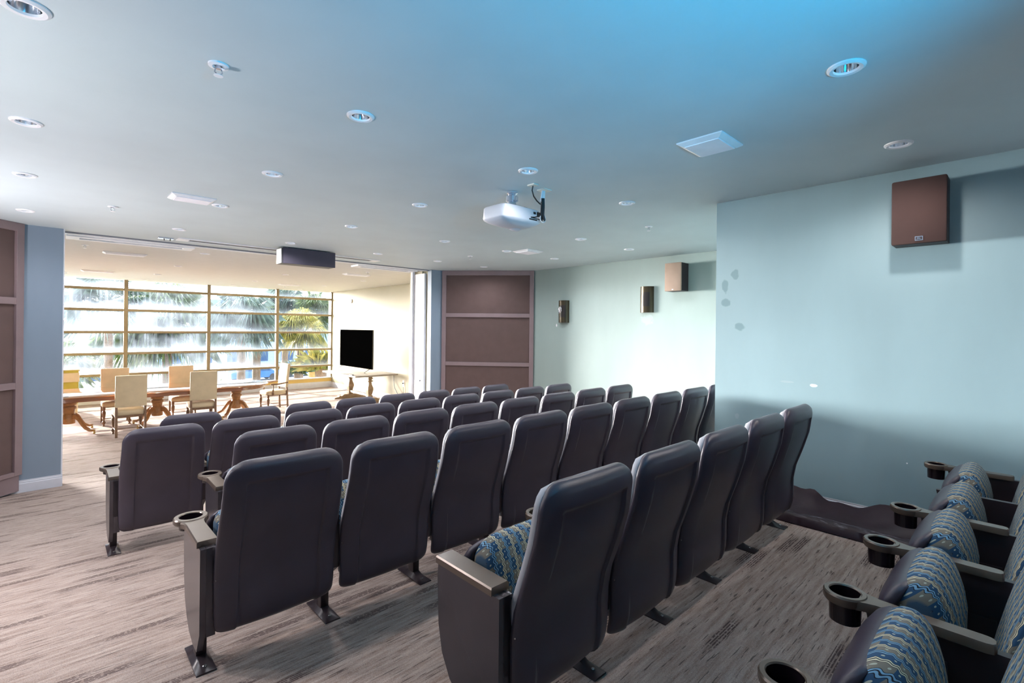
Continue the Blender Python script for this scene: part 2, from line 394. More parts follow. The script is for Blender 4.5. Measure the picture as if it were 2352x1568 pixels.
loops(b, [[(x, y, 0) for x, y in q], [(x, y, CZ) for x, y in q]]); struct('wall_front', b, M['wall_side'], label='narrow teal wall stub right of the wide opening')
wall('wall_front', 'cream_wall', 5.90, 7.6, 8.9, 9.1, 0, CZ+.1, label='cream back of the dividing wall')
wall('wall_front', 'cream_wall', -3.3, -.55, 8.84, 9.0, 0, CZ+.1, label='cream back of the dividing wall on the left')
wall('trim_1', 'white', .075, .102, 8.61, 8.86, 0, CZ, label='white jamb at the left side of the opening')
wall('wall_right', 'cream_wall', 7.30, 7.5, 9.1, 17.5, 0, CZ+.1, label='pale yellow side wall of the window room')
wall('wall_left', 'cream_wall', -3.4, -3.2, 8.8, 17.5, 0, CZ+.1, label='pale yellow left wall of the window room')
wall('wall_window', 'yellow_wall', -3.3, 7.4, 17.2, 17.45, -.2, .335, label='golden yellow low wall under the window')

def baseboard(name, P0, P1, z0, z1, label, th=.016, hh=.145):
    d = (Vector((*P1, 0))-Vector((*P0, 0))); L = d.length; a = math.atan2(d.y, d.x); b = NB()
    prof = [(0, 0), (-th, 0), (-th, hh*.72), (-th*.7, hh*.76), (-th*.7, hh*.86), (-th*.35, hh*.9), (-th*.3, hh), (0, hh)]
    la, lb = [[(0, u, v+zz) for u, v in prof] for zz in (0, 0)]
    rows_ = []
    for t, zz in ((0, z0), (1, z1)):
        rows_.append([(Matrix.Translation((*P0, 0)) @ Matrix.Rotation(a, 4, 'Z') @ Vector((L*t, u, v+zz))) for u, v in prof])
    loops(b, rows_); return struct(name, b, M['baseboard'], label=label)
baseboard('baseboard_right', (4.67, 2.08), (4.67, -1.3), .672-.01, .672, 'white baseboard of the near teal wall', hh=.125)
baseboard('baseboard_right', (7.43, 7.2), (7.43, 2.08), fz(7.2), fz(2.3), 'white baseboard of the far green wall')
baseboard('baseboard_front', (-.385, 8.575), (.102, 8.60), fz(8.6), fz(8.6), 'white baseboard of the left wall stub', hh=.155)
baseboard('baseboard_right', (7.30, 17.2), (7.30, 9.1), 0, 0, 'cream baseboard of the window room side wall', hh=.17)
baseboard('baseboard_window', (-3.2, 17.2), (7.3, 17.2), 0, 0, 'cream baseboard under the window', hh=.2)

# brown acoustic panels on the diagonals
def acoustic(P0, P1, zb, label):
    P0 = Vector((*P0, 0)); P1 = Vector((*P1, 0)); d = P1-P0; L = d.length; a = math.atan2(d.y, d.x)
    r = thing('acoustic_panel', label, 'wall panel', (P0.x, P0.y, 0), a, 'brown acoustic panels on the corner walls')
    b = NB(); T = .05
    bars = [(1.35, 1.43), (2.388, 2.472)]
    bx(b, 0, .09, -T, 0, zb, CZ-.002); bx(b, L-.09, L, -T, 0, zb, CZ-.002); bx(b, .09, L-.09, -T, 0, 3.285, CZ-.002); bx(b, .09, L-.09, -T, 0, zb, zb+.05)
    for z0, z1 in bars: bx(b, .09, L-.09, -T, 0, z0, z1)
    obj('frame', b, 'frame_brown', r, bevel=.004)
    for z0, z1 in ((zb+.05, 1.35), (1.43, 2.388), (2.472, 3.285)):
        bb = NB(); n = 10; m_ = 8
        ls = [[(.09+(L-.18)*i/n, -.018+.004*noise.noise(Vector((i*.5, j*.6, z0))), z0+(z1-z0)*j/m_) for i in range(n+1)] for j in range(m_+1)]
        loops(bb, ls, False, False); obj('fabric_inset', bb, 'panel_fabric', r, True)
    box_obj('plinth', 'frame_brown', r, .02, L-.02, -.03, 0, fz(8.0)-.02, zb)
acoustic((6.115, 8.69), (7.425, 7.21), .31, 'brown fabric acoustic panel in three tiers, right of the wide opening')
acoustic((-1.72, 7.15), (-.30, 8.58), .285, 'brown fabric acoustic panel at the far left edge, left of the wall stub')

# opening: folding-partition tracks and door leaf
def strip(b, x0, x1, y0, y1, z0=CZ-.02, z1=CZ+.01): bx(b, x0, x1, y0, y1, z0, z1)
b = NB(); strip(b, .10, 5.84, 8.85, 8.93); struct('trim_2', b, M['white'], label='long white ceiling rail across the opening')
b = NB(); strip(b, .10, 5.84, 8.80, 8.85, CZ-.012); struct('trim_3', b, mat('track_edge_grey', (.16, .17, .2), .5), label='grey edge channel beside the ceiling rail')  # even dark grey for the channel strip
def track(x0, x1, y0, y1, label):
    t = thing('partition_track', label, 'ceiling track', (x0, y0, CZ), 0, 'folding partition tracks in the opening'); w = y1-y0
    b = NB(); bx(b, 0, x1-x0, 0, w*.3, -.03, 0); bx(b, 0, x1-x0, w*.7, w, -.03, 0); bx(b, 0, .14, w*.3, w*.7, -.028, 0); bx(b, x1-x0-.14, x1-x0, w*.3, w*.7, -.028, 0)
    obj('rail', b, 'white', t, bevel=.002); box_obj('slot', mat('slot_grey', (.18, .18, .22), .5), t, .14, x1-x0-.14, w*.3, w*.7, -.006, 0)
track(.12, 1.62, 9.02, 9.36, 'white double ceiling track at the left end of the opening')
track(4.35, 5.70, 9.04, 9.36, 'white double ceiling track at the right end of the opening')
t = thing('screen_slot', 'long narrow white-edged slot in the ceiling behind the hanging grey speaker', 'screen slot', (1.28, 8.22, CZ))
b = NB(); bx(b, 0, 3.12, 0, .05, -.012, 0); bx(b, 0, 3.12, .2, .24, -.012, 0); bx(b, 0, .14, .05, .2, -.012, 0); bx(b, 2.98, 3.12, .05, .2, -.012, 0); obj('frame', b, 'white', t)
box_obj('slot', 'black', t, .14, 2.98, .05, .2, -.004, 0)
t = thing('ceiling_bracket', 'small silver bracket plate on the ceiling above the opening', 'bracket', (1.15, 8.38, CZ))
box_obj('plate', 'silver', t, -.09, .09, -.05, .05, -.018, 0, bev=.003)
for px_ in (-.02, .05): b = NB(); tube(b, [(px_, 0, -.018), (px_, 0, -.04)], .006); obj('pin', b, 'black', t)
dr = empty('door_1', (5.86, 8.98, 0)); tag(dr, 'white door leaf folded open at the right end of the opening', None, None, 'structure')
box_obj('leaf', 'white', dr, -.02, .03, 0, .42, .01, CZ-.06, bev=.003)
h = NB(); lathe(h, [(.026, 0), (.026, .01), (.012, .014), (.012, .045)], 14); bmesh.ops.transform(h, matrix=Matrix.Translation((-.02, .14, 1.0)) @ Matrix.Rotation(-PI/2, 4, 'Y'), verts=h.verts)
tube(h, [(-.06, .14, 1.0), (-.062, .19, 1.0), (-.06, .27, .997)], [.011, .010, .008], 8); obj('handle', h, 'silver', dr, True)
wall('trim_4', 'white', 5.80, 5.86, 9.40, 9.46, 0, CZ, label='white jamb strip behind the door leaf')
wall('wall_right', 'cream_wall', 5.86, 6.0, 9.1, 9.6, 0, CZ, label='cream wall return behind the door leaf')

# ------------------------------------------------------------------ window wall
wn = empty('window_1', (0, 17.2, 0)); tag(wn, 'wide curtain-wall window of stacked hazy panes', None, None, 'structure')
ZT = [.77, 1.35, 1.94, 2.55, 3.12]; MX = [-2.5, -.52, 1.465, 3.46, 5.445]
for x in MX: box_obj('mullion', 'alu', wn, x-.045, x+.045, -.02, .1, .34, CZ, bev=.004)
for x in (7.26,): box_obj('mullion', 'alu', wn, x, x+.04, -.02, .1, .34, CZ)
for z in ZT: box_obj('transom', 'alu', wn, -3.2, 7.3, -.01, .09, z-.033, z+.033, bev=.003)
box_obj('window_sill', 'whitemetal', wn, -3.2, 7.3, -.03, .12, .32, .352)
XE = [-3.2]+MX+[7.28]; ZE = [.35]+ZT+[CZ+.02]
for i in range(len(XE)-1):
    for j in range(len(ZE)-1):
        b = NB(); x0, x1, z0, z1 = XE[i]+.04, XE[i+1]-.04, ZE[j]+.03, ZE[j+1]-.03
        loops(b, [[(x0, .05, z0), (x1, .05, z0)], [(x0, .05, z1), (x1, .05, z1)]], False, False)
        obj('pane', b, 'glass', wn)
wall('wall_window', 'bldg2', -6, 10, 17.6, 17.7, -3, -.15, label='outer wall below the window')

# ------------------------------------------------------------------ ceiling fittings
def downlight(x, y, label):
    t = thing('recessed_downlight', label, 'ceiling light', (x, y, CZ), 0, 'round recessed downlights'); return t
b = NB(); lathe(b, [(.050, 0), (.052, -.010), (.066, -.013), (.077, -.006), (.078, .0)], 32, cap=False); TRIM = obj('trim_ring', b, 'white', None, True)
b = NB(); lathe(b, [(.052, -.006), (.050, .02), (.042, .06), (.030, .10)], 24, cap=False); REFL = obj('reflector', b, 'chrome', None, True)
b = NB(); lathe(b, [(.030, .10), (.022, .085), (.008, .078)], 16); BULB = obj('bulb', b, 'bulb', None, True)
ORD = ['first', 'second', 'third', 'fourth', 'fifth', 'sixth', 'seventh', 'eighth', 'ninth']
rowname = {.59: 'right of the white ceiling panel near the camera', 2.68: 'level with the projector', 4.2: 'just beyond the projector', 5.70: 'midway to the opening', 7.50: 'nearest the wide opening'}
first = True
def place_dl(x, y, label, grp):
    t = thing('recessed_downlight', label, 'ceiling light', (x, y, CZ), 0, grp)
    cool = y < 8.8
    light('SPOT', 'downlight_lamp', (x, y, CZ-.03), (12 if y < 3 else 14) if cool else 9, ((1, .90, .86) if y < 3 else (.92, .93, 1)) if cool else (1, .93, .82), spot_size=2.9, spot_blend=.8, shadow_soft_size=.04)
    for src in (TRIM, REFL, BULB):
        c = src.copy(); COL.objects.link(c); c.parent = t
for y, xs in LINES:
    for i, x in enumerate(xs):
        side = 'leftmost' if i == 0 else 'rightmost' if i == len(xs)-1 else ORD[i]+' from the left'
        place_dl(x, y, f'round recessed downlight, {side} in the line {rowname[y]}' if y != .59 else f'round white recessed downlight, {"nearer the camera" if i == 0 else "nearer the wall speaker"} on the upper right ceiling', 'round recessed downlights in the blue ceiling')
rn2 = {9.72: 'just past the opening', 12.2: 'above the long table', 14.6: 'behind the long table', 16.6: 'closest to the window'}
for y, xs in LR2:
    for i, x in enumerate(xs):
        side = 'only one' if len(xs) == 1 else ['left', 'middle', 'right'][i]+' one'
        place_dl(x, y, f'small downlight in the beige ceiling, {side} in the line {rn2[y]}', 'downlights in the beige ceiling')
for s_ in (TRIM, REFL, BULB): bpy.data.objects.remove(s_)

def sprinkler(x, y, label):
    t = thing('fire_sprinkler', label, 'sprinkler', (x, y, CZ), 0, 'ceiling sprinklers')
    b = NB(); lathe(b, [(.044, 0), (.043, -.008), (.026, -.012), (.018, -.004)], 22, cap=False); obj('escutcheon', b, 'white', t, True)
    b = NB(); tube(b, [(0, 0, .01), (0, 0, -.02)], .012, 10); tube(b, [(-.012, 0, -.018), (-.016, 0, -.035), (0, 0, -.05)], .003, 6); tube(b, [(.012, 0, -.018), (.016, 0, -.035), (0, 0, -.05)], .003, 6); obj('nozzle', b, 'silver', t, True)
    b = NB(); lathe(b, [(.004, -.048), (.02, -.050), (.02, -.053), (.004, -.054)], 16); obj('deflector', b, 'white', t, True)
for x, y, l in [(.558, 2.632, 'white fire sprinkler on the upper left ceiling near the camera'), (.443, 6.573, 'white fire sprinkler left of the flat ceiling panel'), (5.146, 3.109, 'fire sprinkler on the ceiling left of the near wall edge'), (5.187, 6.568, 'fire sprinkler near the far ceiling panel'),
                (.349, 10.08, 'fire sprinkler just inside the window room at left'), (.207, 15.69, 'tiny fire sprinkler by the window top at left'), (5.21, 15.8, 'tiny fire sprinkler above the window at right'), (5.15, 10.22, 'fire sprinkler just inside the window room at right')]: sprinkler(x, y, l)
def vent(x0, x1, y0, y1, label, m='white'):
    t = thing('ceiling_panel', label, 'ceiling panel', ((x0+x1)/2, (y0+y1)/2, CZ), 0, 'square white ceiling panels'); w, d = (x1-x0)/2, (y1-y0)/2
    b = NB(); fr = .03
    loops(b, [[(-w, -d, 0), (w, -d, 0), (w, d, 0), (-w, d, 0)], [(-w, -d, -.008), (w, -d, -.008), (w, d, -.008), (-w, d, -.008)], [(-w+fr, -d+fr, -.024), (w-fr, -d+fr, -.024), (w-fr, d-fr, -.024), (-w+fr, d-fr, -.024)]])
    obj('frame', b, m, t)
    box_obj('diffuser', mat('panel_diffuser', (.84, .84, .9), .5), t, -w+fr+.008, w-fr-.008, -d+fr+.008, d-fr-.008, -.03, -.02, bev=.002)
vent(2.975, 3.30, 1.30, 1.60, 'square white ceiling panel nearest the camera, right of centre')
vent(.79, 1.15, 5.43, 5.70, 'white rectangular ceiling panel beside a downlight, left of centre')
vent(5.31, 5.66, 5.30, 5.64, 'white ceiling panel far back, above the brown wall panel')
vent(.60, 1.20, 10.66, 10.90, 'pale slot-like ceiling panel in the window room at left, near the opening')
vent(.45, 1.05, 14.7, 14.95, 'thin pale ceiling panel in the window room at left, near the window')
vent(4.8, 5.4, 14.95, 15.2, 'pale ceiling panel in the window room, above the window right of centre')
vent(4.9, 5.5, 10.75, 11.0, 'pale ceiling panel in the window room at right, near the opening')

# projector
t = thing('projector', 'white ceiling projector with silver swivel mount and dangling black cables', 'projector', (3.0, 3.2, CZ))
b = NB(); ls = []
for z, sx, sy, ox in [(-.153, .20, .125, 0), (-.160, .224, .148, 0), (-.170, .232, .156, 0), (-.262, .238, .160, 0), (-.275, .232, .156, 0), (-.295, .20, .13, 0), (-.312, .15, .10, .01), (-.318, .10, .07, .03)]:
    l = []
    for i in range(40):
        a = 2*PI*i/40; n = 7 if sx >= .2 else 3.5
        l.append((ox+sx*math.copysign(abs(math.cos(a))**(2/n), math.cos(a)), sy*math.copysign(abs(math.sin(a))**(2/n), math.sin(a)), z))
    ls.append(l)
loops(b, ls); obj('body', b, 'proj', t, True)
b = NB(); lathe(b, [(.02, 0), (.05, -.004), (.05, -.016), (.035, -.03), (.055, -.045), (.055, -.085), (.035, -.10), (.04, -.125), (.06, -.14), (.06, -.16)], 24, (0, .0, 0)); obj('swivel_mount', b, 'silver', t, True)
b = NB()
for sx in (-1, 1):
    for sy in (-1, 1): tube(b, [(0, 0, -.14), (.10*sx, .07*sy, -.152)], .008, 6); bx(b, .09*sx-.015, .09*sx+.015, .07*sy-.015, .07*sy+.015, -.165, -.135)
obj('mount_arm', b, 'silver', t)
for x, w, z0, z1 in ((.115, .03, -.205, -.185), (.16, .05, -.215, -.18), (.10, .10, -.245, -.238), (.06, .10, -.262, -.25)):
    box_obj('port', 'black', t, x, x+w, -.160, -.152, z0, z1)
b = NB(); lathe(b, [(.05, -.30), (.055, -.318), (.03, -.332)], 20, (.09, .05, 0)); obj('lens_cover', b, 'proj', t, True)
b = NB(); bx(b, -.06, .0, -.33, -.25, -.012, 0); bx(b, .10, .20, -.30, -.21, -.012, 0); obj('ceiling_plate', b, mat('ivory_plate', (.75, .70, .60), .4), t, bevel=.002)
b = NB(); tube(b, [(.15, -.25, -.01), (.165, -.23, -.12), (.18, -.2, -.24)], .012, 8); tube(b, [(.13, -.25, -.01), (.145, -.22, -.1)], .008, 8); obj('arm_tube', b, 'whitemetal', t, True)
b = NB(); tube(b, [(-.03, -.29, -.01), (-.035, -.285, -.05), (-.0, -.27, -.09), (.06, -.25, -.115), (.12, -.235, -.13)], .006, 6)
for k in range(6):
    dx, dy = .012*math.cos(k), .012*math.sin(k*2.1)
    tube(b, [(.152+dx, -.235+dy, -.075), (.158+dx, -.232+dy, -.15), (.155+dx*1.2, -.23+dy, -.22), (.165+dx*2, -.225+dy*2, -.265)], .007, 6)
tube(b, [(.165, -.22, -.262), (.15, -.2, -.225), (.12, -.17, -.235), (.08, -.162, -.24)], .006, 6); obj('cable_bundle', b, 'black', t, True)
b = NB(); tube(b, [(.165+.035*math.cos(a/6*PI), -.225, -.25+.035*math.sin(a/6*PI)) for a in range(-8, 3)], .004, 6); obj('white_cable', b, 'whitemetal', t, True)

# speakers
def text_mesh(name, s, size, parent, m, mtx):
    cu = bpy.data.curves.new(name, 'FONT'); cu.body = s; cu.size = size; cu.extrude = .0006; cu.align_x = 'CENTER'; cu.align_y = 'CENTER'
    tmp = bpy.data.objects.new(name, cu); COL.objects.link(tmp); dg = bpy.context.evaluated_depsgraph_get(); dg.update()
    me = bpy.data.meshes.new_from_object(tmp.evaluated_get(dg)); bpy.data.objects.remove(tmp); me.materials.clear(); me.materials.append(M[m])
    o = bpy.data.objects.new(name, me); COL.objects.link(o); o.parent = parent; o.matrix_local = mtx; return o
def wall_speaker(xw, y0, y1, z0, z1, d, cloth, label, logo):
    t = thing('wall_speaker', label, 'speaker', (xw, (y0+y1)/2, z0), 0, 'brown box speakers on the right walls'); w = (y1-y0)/2; h = z1-z0
    b = NB(); bx(b, -d+.03, 0, -w, w, 0, h, .004); obj('cabinet', b, 'spk_side', t)
    b = NB(); bx(b, -d, -d+.032, -w-.002, w+.002, -.002, h+.002, .012); obj('grille', b, cloth, t, True)
    if logo:
        g = box_obj('badge', 'silver', t, -d-.004, -d, -.005-.022, -.005+.022, .018, .048)
        box_obj('badge_face', 'spk_side', g, -d-.0048, -d-.0035, -.005-.018, -.005+.018, .022, .044)
        text_mesh('badge_letters', 'JBL', .019, g, 'silver', Matrix.Translation((-d-.0052, -.005, .033)) @ Matrix(((0, 0, -1, 0), (-1, 0, 0, 0), (0, 1, 0, 0), (0, 0, 0, 1))))
    else:
        box_obj('badge', 'whitemetal', t, -d-.003, -d, -.012, .012, .012, .03)
wall_speaker(4.67, .395, .70, 2.80, 3.262, .18, 'spk_cloth', 'reddish brown box speaker high on the near teal wall, small badge below', True)
wall_speaker(7.43, 3.76, 4.04, 2.785, 3.232, .25, 'spk_tan', 'tan-faced box speaker on the far green wall beside the sconces', False)
t = thing('hanging_speaker', 'wide dark grey speaker hanging under the ceiling in front of the opening', 'speaker', (2.97, 8.0, 3.13))
b = NB(); bx(b, -.42, .42, -.10, .14, 0, .235, .006); obj('cabinet', b, 'spk_grey', t)
box_obj('grille', 'spk_navy', t, -.405, .42, -.122, -.10, -.002, .243, bev=.004)
box_obj('mount', 'spk_side', t, -.3, .3, -.05, .08, .235, CZ-3.13)

def sconce(y, z0, z1, label, scrap):
    t = thing('wall_sconce', label, 'wall light', (7.43, y, z0), 0, 'half-round wall sconces'); h = z1-z0; R = .125
    b = NB(); n = 18; arc = [(-.10*math.sin(PI*i/n), R*math.cos(PI*i/n)) for i in range(n+1)]; arc2 = [(x*.93, yy*.95) for x, yy in arc]
    loops(b, [[(x, yy, 0) for x, yy in arc], [(x, yy, h) for x, yy in arc]], False, False); loops(b, [[(x, yy, 0) for x, yy in arc2], [(x, yy, h) for x, yy in arc2]], False, False)
    obj('shade', b, 'sconce', t, True)
    b = NB(); arc3 = [(-.104*math.sin(PI*(.25+.3*i/8)), -.128*math.cos(PI*(.25+.3*i/8))) for i in range(9)]
    loops(b, [[(x, yy, h*.24) for x, yy in arc3], [(x, yy, h*.78) for x, yy in arc3]], False, False); obj('dark_insert', b, 'sconce_in', t, True)
    box_obj('back_plate', 'sconce', t, -.006, 0, -.12, .12, .01, h-.01)
    if scrap:
        b = NB(); bmesh.ops.create_icosphere(b, subdivisions=2, radius=.05)
        for v in b.verts: v.co = Vector((v.co.x*.35-.10, v.co.y*.9+.03, v.co.z*1.4+h*.58))+Vector((.012*noise.noise(v.co*40), .02*noise.noise(v.co*30+Vector((5, 0, 0))), .02*noise.noise(v.co*33)))
        obj('crumpled_foil', b, 'silver', t)
sconce(6.365, 2.285, 2.725, 'bronze half-round wall sconce with crumpled foil, nearer the brown panel', True)
sconce(4.50, 2.455, 2.90, 'bronze half-round wall sconce next to the tan speaker', False)

# ------------------------------------------------------------------ cinema seats
REAR = [(.165, -.030), (.20, -.055), (.26, -.068), (.42, -.070), (.52, -.088), (.645, -.132), (.78, -.172), (.90, -.188), (.95, -.186), (.972, -.165)]
def halfw(z): return interp([(.165, .270), (.35, .276), (.60, .277), (.72, .273), (.82, .268), (.97, .262)], z)
T_, RC, RB, ZB = .972, .098, .05, .165
def shell_mesh():
    b = NB()
    zs = [.165, .170, .180, .195, .215, .25, .30, .36, .42, .47, .52, .57, .62, .67, .72, .77, .81, .845, .858, .866, .874, .882, .890, .905, .92, .933, .944, .953, .960, .966, .970, .972]
    us = [0, .25, .5, .60, .64, .67, .70, .73, .77, .84, .90, .94, .97, .99, 1.0]; us = [-u for u in reversed(us[1:])]+us
    ls = []
    for z in zs:
        w = halfw(z)
        if z > T_-RC: w = w-RC+math.sqrt(max(0, RC**2-(z-(T_-RC))**2))
        if z < ZB+RB: w = w-RB+math.sqrt(max(0, RB**2-((ZB+RB)-z)**2))
        yr = interp(REAR, z); th = .056
        if z > .94: k = math.sqrt(max(0, 1-((z-.94)/.034)**2)); yr2 = -.188+.0; mid = interp(REAR, .94)+.03+(z-.94)*.4; yr = mid-.03*k; th = .06*k+.001
        if z < .19: k = math.sqrt(max(.02, 1-((.19-z)/.026)**2)); mid = yr+.028; yr = mid-.028*k; th = .056*k
        l = []
        for u in us:
            x = u*w; bow = -.022*(1-(x/.27)**2); e = (1-abs(u)**7)**(1/2.2)
            y = yr+th/2-(th/2)*e+bow
            gx = max(0, min(1, (.186-abs(x))/.010)); gz = max(0, min(1, (.882-z)/.010)); rr = .03
            g = gx*gz
            y += .012*(g*g*(3-2*g))
            l.append((x, y, z))
        for u in reversed(us[1:-1]):
            x = u*w; bow = -.022*(1-(x/.27)**2); e = (1-abs(u)**7)**(1/2.2)
            l.append((x, yr+th/2+(th/2)*e+bow, z))
        ls.append(l)
    loops(b, ls); return b
def sell(b, levels, n=4, seg=36):
    ls = []
    for z, w, y0, y1 in levels:
        l = []
        for i in range(seg):
            a = 2*PI*i/seg
            l.append((w*math.copysign(abs(math.cos(a))**(2/n), math.cos(a)), (y0+y1)/2+(y1-y0)/2*math.copysign(abs(math.sin(a))**(2/n), math.sin(a)), z))
        ls.append(l)
    loops(b, ls)
FR = [(.28, .045), (.40, .024), (.5, .002), (.6, -.022), (.68, -.048), (.75, -.068), (.86, -.090), (.95, -.125)]
def backcushion():
    b = NB(); lv = []
    for z in [.28, .29, .31, .36, .44, .52, .60, .68, .76, .83, .87, .90, .925, .94, .948]:
        w = halfw(z)-.030
        if z > .948-.075: w = w-.075+math.sqrt(max(0, .075**2-(z-.873)**2))
        lv.append((z, max(.05, w), interp(REAR, z)+.035, max(interp(FR, z), interp(REAR, z)+.04) if z < .94 else interp(REAR, z)+.05))
    sell(b, lv, 5, 44); return b
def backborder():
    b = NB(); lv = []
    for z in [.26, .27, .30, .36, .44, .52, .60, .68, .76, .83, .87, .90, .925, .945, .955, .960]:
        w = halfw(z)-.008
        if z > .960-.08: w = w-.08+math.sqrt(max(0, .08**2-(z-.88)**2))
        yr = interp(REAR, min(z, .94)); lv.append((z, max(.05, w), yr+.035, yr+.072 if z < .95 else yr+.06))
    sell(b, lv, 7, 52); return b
def seatcushion():
    b = NB(); lv = []
    prof = [(.31, .12, .24), (.33, .10, .262), (.40, .088, .276), (.50, .086, .276), (.56, .096, .268), (.60, .108, .258), (.632, .121, .243), (.655, .136, .228), (.670, .152, .212), (.678, .168, .196)]
    for z, a, c in prof:
        w = .226
        if z > .598: w = w-.08+math.sqrt(max(0, .08**2-(z-.598)**2))
        lv.append((z, w, a, c))
    sell(b, lv, 4, 40); return b
def seatpan():
    b = NB(); lv = []
    for z, a, c in [(.285, .12, .26), (.30, .11, .285), (.36, .20, .306), (.44, .235, .315), (.52, .24, .311), (.58, .232, .297), (.62, .215, .272), (.645, .20, .245), (.655, .20, .225)]:
        w = .240
        if z > .585: w = w-.07+math.sqrt(max(0, .07**2-(z-.585)**2))
        lv.append((z, w, a, c))
    sell(b, lv, 4, 36); return b
def arm_plate(kind):
    b = NB(); cyc = .37
    if kind == 'mid':
        hw = [(0.0, .012), (.006, .022), (.02, .028), (.10, .029), (.22, .026), (.28, .030), (.31, .040), (.33, .048)]
    else: hw = [(0.0, .043), (.25, .040), (.285, .044), (.31, .056)]
    if kind == 'blunt': hw = [(0, .041), (.33, .041)]
    poly = [(w, y) for y, w in hw]+[(-w, y) for y, w in reversed(hw)]
    z0, z1 = .572, .600
    inner = [(x*.90, .003+y*.985) for x, y in poly]
    loops(b, [[(x, y, z0) for x, y in poly], [(x, y, z1-.006) for x, y in poly], [(x, y, z1) for x, y in inner]])
    if kind == 'end': lathe(b, [(.050, .566), (.050, .600), (.053, .6035), (.071, .6035), (.076, .598), (.076, .580), (.070, .572)], 36, (0, cyc, 0), cap=False)
    if kind == 'mid': lathe(b, [(.045, .560), (.045, .600), (.048, .6035), (.060, .6035), (.064, .598), (.064, .580), (.060, .572)], 32, (0, cyc, 0), cap=False)
    return b
def cup(deep):
    b = NB(); zb = .505 if deep else .545; r = .0435 if deep else .0490
    lathe(b, [(r+.004, .574), (r+.002, zb), (.030, zb-.003)], 32, (0, .37, 0), cap=False)
    lathe(b, [(.030, zb-.003), (.002, zb-.003)], 32, (0, .37, 0), cap=False)
    lathe(b, [(r, .600), (r-.003, zb+.004), (.002, zb+.004)], 32, (0, .37, 0), cap=False)
    return b
def standard(panel=True):
    b = NB(); bx(b, -.022, .022, .105, .165, .012, .50, .003)
    if panel: prism(b, [(-.035, .30), (-.035, .575), (.31, .575), (.295, .50), (.25, .45), (.20, .22), (.10, .20)], 'x', -.015, .015)
    bx(b, -.26 if False else -.02, .02, .02, .12, .36, .42)
    return b
def baseplate():
    b = NB(); ls = []
    for y, h in ((-.005, .008), (.02, .010), (.07, .020), (.10, .034), (.17, .034), (.20, .020), (.245, .010), (.26, .008)):
        ls.append([(-.040, y, 0), (-.040, y, .006), (-.020, y, h), (.020, y, h), (.040, y, .006), (.040, y, 0)])
    loops(b, ls); return b
def endpanel():
    b = NB(); P = [(-.035, .575), (.32, .575), (.325, .52), (.315, .34), (.29, .24), (.24, .165), (.18, .12), (.10, .098), (.02, .10), (-.035, .20)]
    loops(b, [[(-.036, y, z) for y, z in P], [(-.040, y*.98+.003, z) for y, z in P], [(-.040, y*.98+.003, z) for y, z in P]][:2]+[])
    b2 = NB(); prism(b2, P, 'x', -.036, -.012); bm = b2
    b.free(); bx(bm, -.012, .026, -.035, .05, .18, .575, .002); return bm
MESH = {}
def mk(name, bm, m, smooth=True):
    o = obj(name, bm, m, None, smooth); me = o.data; bpy.data.objects.remove(o); MESH[name+'|'+str(len(MESH))] = me; return me
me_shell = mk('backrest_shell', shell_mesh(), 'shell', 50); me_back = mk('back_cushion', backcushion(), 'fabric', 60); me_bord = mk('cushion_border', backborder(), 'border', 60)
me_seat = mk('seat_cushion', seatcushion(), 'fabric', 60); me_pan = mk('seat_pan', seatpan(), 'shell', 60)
me_arm = {k: mk('armrest', arm_plate(k), 'armtop', 30) for k in ('mid', 'end', 'blunt')}
me_cup = {k: mk('cup_holder', cup(k), 'cup', 40) for k in (True, False)}
me_std = mk('leg', standard(), 'metal', 30); me_base = mk('base_plate', baseplate(), 'metal', 30); me_end = mk('end_panel', endpanel(), 'panel_metal', 30)
bb = NB(); lathe(bb, [(.009, 0), (.009, .006), (.004, .009)], 10, (0, .035, .012)); me_bolt = mk('bolt', bb, 'bolt')
bb = NB(); lathe(bb, [(.008, 0), (.007, .004), (.003, .006)], 10); bmesh.ops.transform(bb, matrix=Matrix.Rotation(-PI/2, 4, 'Y'), verts=bb.verts); me_screw = mk('screw', bb, 'bolt')
def inst(name, me, parent, x=0.0, y=0.0, z=0.0):
    o = bpy.data.objects.new(name, me); COL.objects.link(o); o.parent = parent; o.location = (x, y, z); return o
def stand(parent, x, arm, end, deep):
    l = inst('leg', me_std, parent, x); inst('base_plate', me_base, l); inst('bolt', me_bolt, l)
    if end:
        e = inst('end_panel', me_end, parent, x-.0)
        if end < 0: e.scale = (-1, 1, 1)
    if arm:
        a = inst('armrest', me_arm[arm], parent, x)
        if arm != 'blunt': inst('cup_holder', me_cup[deep], a)
def seat(x0, y, z, pitch, label, grp, arm='mid', end=0, right=None, deep=False):
    r = thing('cinema_seat', label, 'cinema seat', (x0, y, z), 0, grp); c = pitch/2
    s = inst('backrest_shell', me_shell, r, c); inst('screw', me_screw, s, -.266, -.05, .43)
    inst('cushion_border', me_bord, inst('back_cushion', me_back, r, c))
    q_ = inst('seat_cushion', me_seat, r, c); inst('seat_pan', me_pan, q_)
    stand(r, 0, arm, end, deep)
    if right is not None: stand(r, pitch, right, -1 if right in ('end',) else 0, deep)
    return r
S = .58
ROWS = [('A', 1.135, 1.25, .672, 5, S, 'short foreground row'),
        ('B', .515, 2.53, .592, 9, S, 'long row nearest the camera'),
        ('C', .83, 3.665, .493, 8, S, 'second long row from the camera'),
        ('D', .355, 4.77, .398, 9, S, 'second row from the tables'),
        ('E', .73, 5.90, .303, 8, S, 'front row nearest the tables'),
        ('Z', 1.383, .055, .672, 5, .597, 'row at the right edge')]
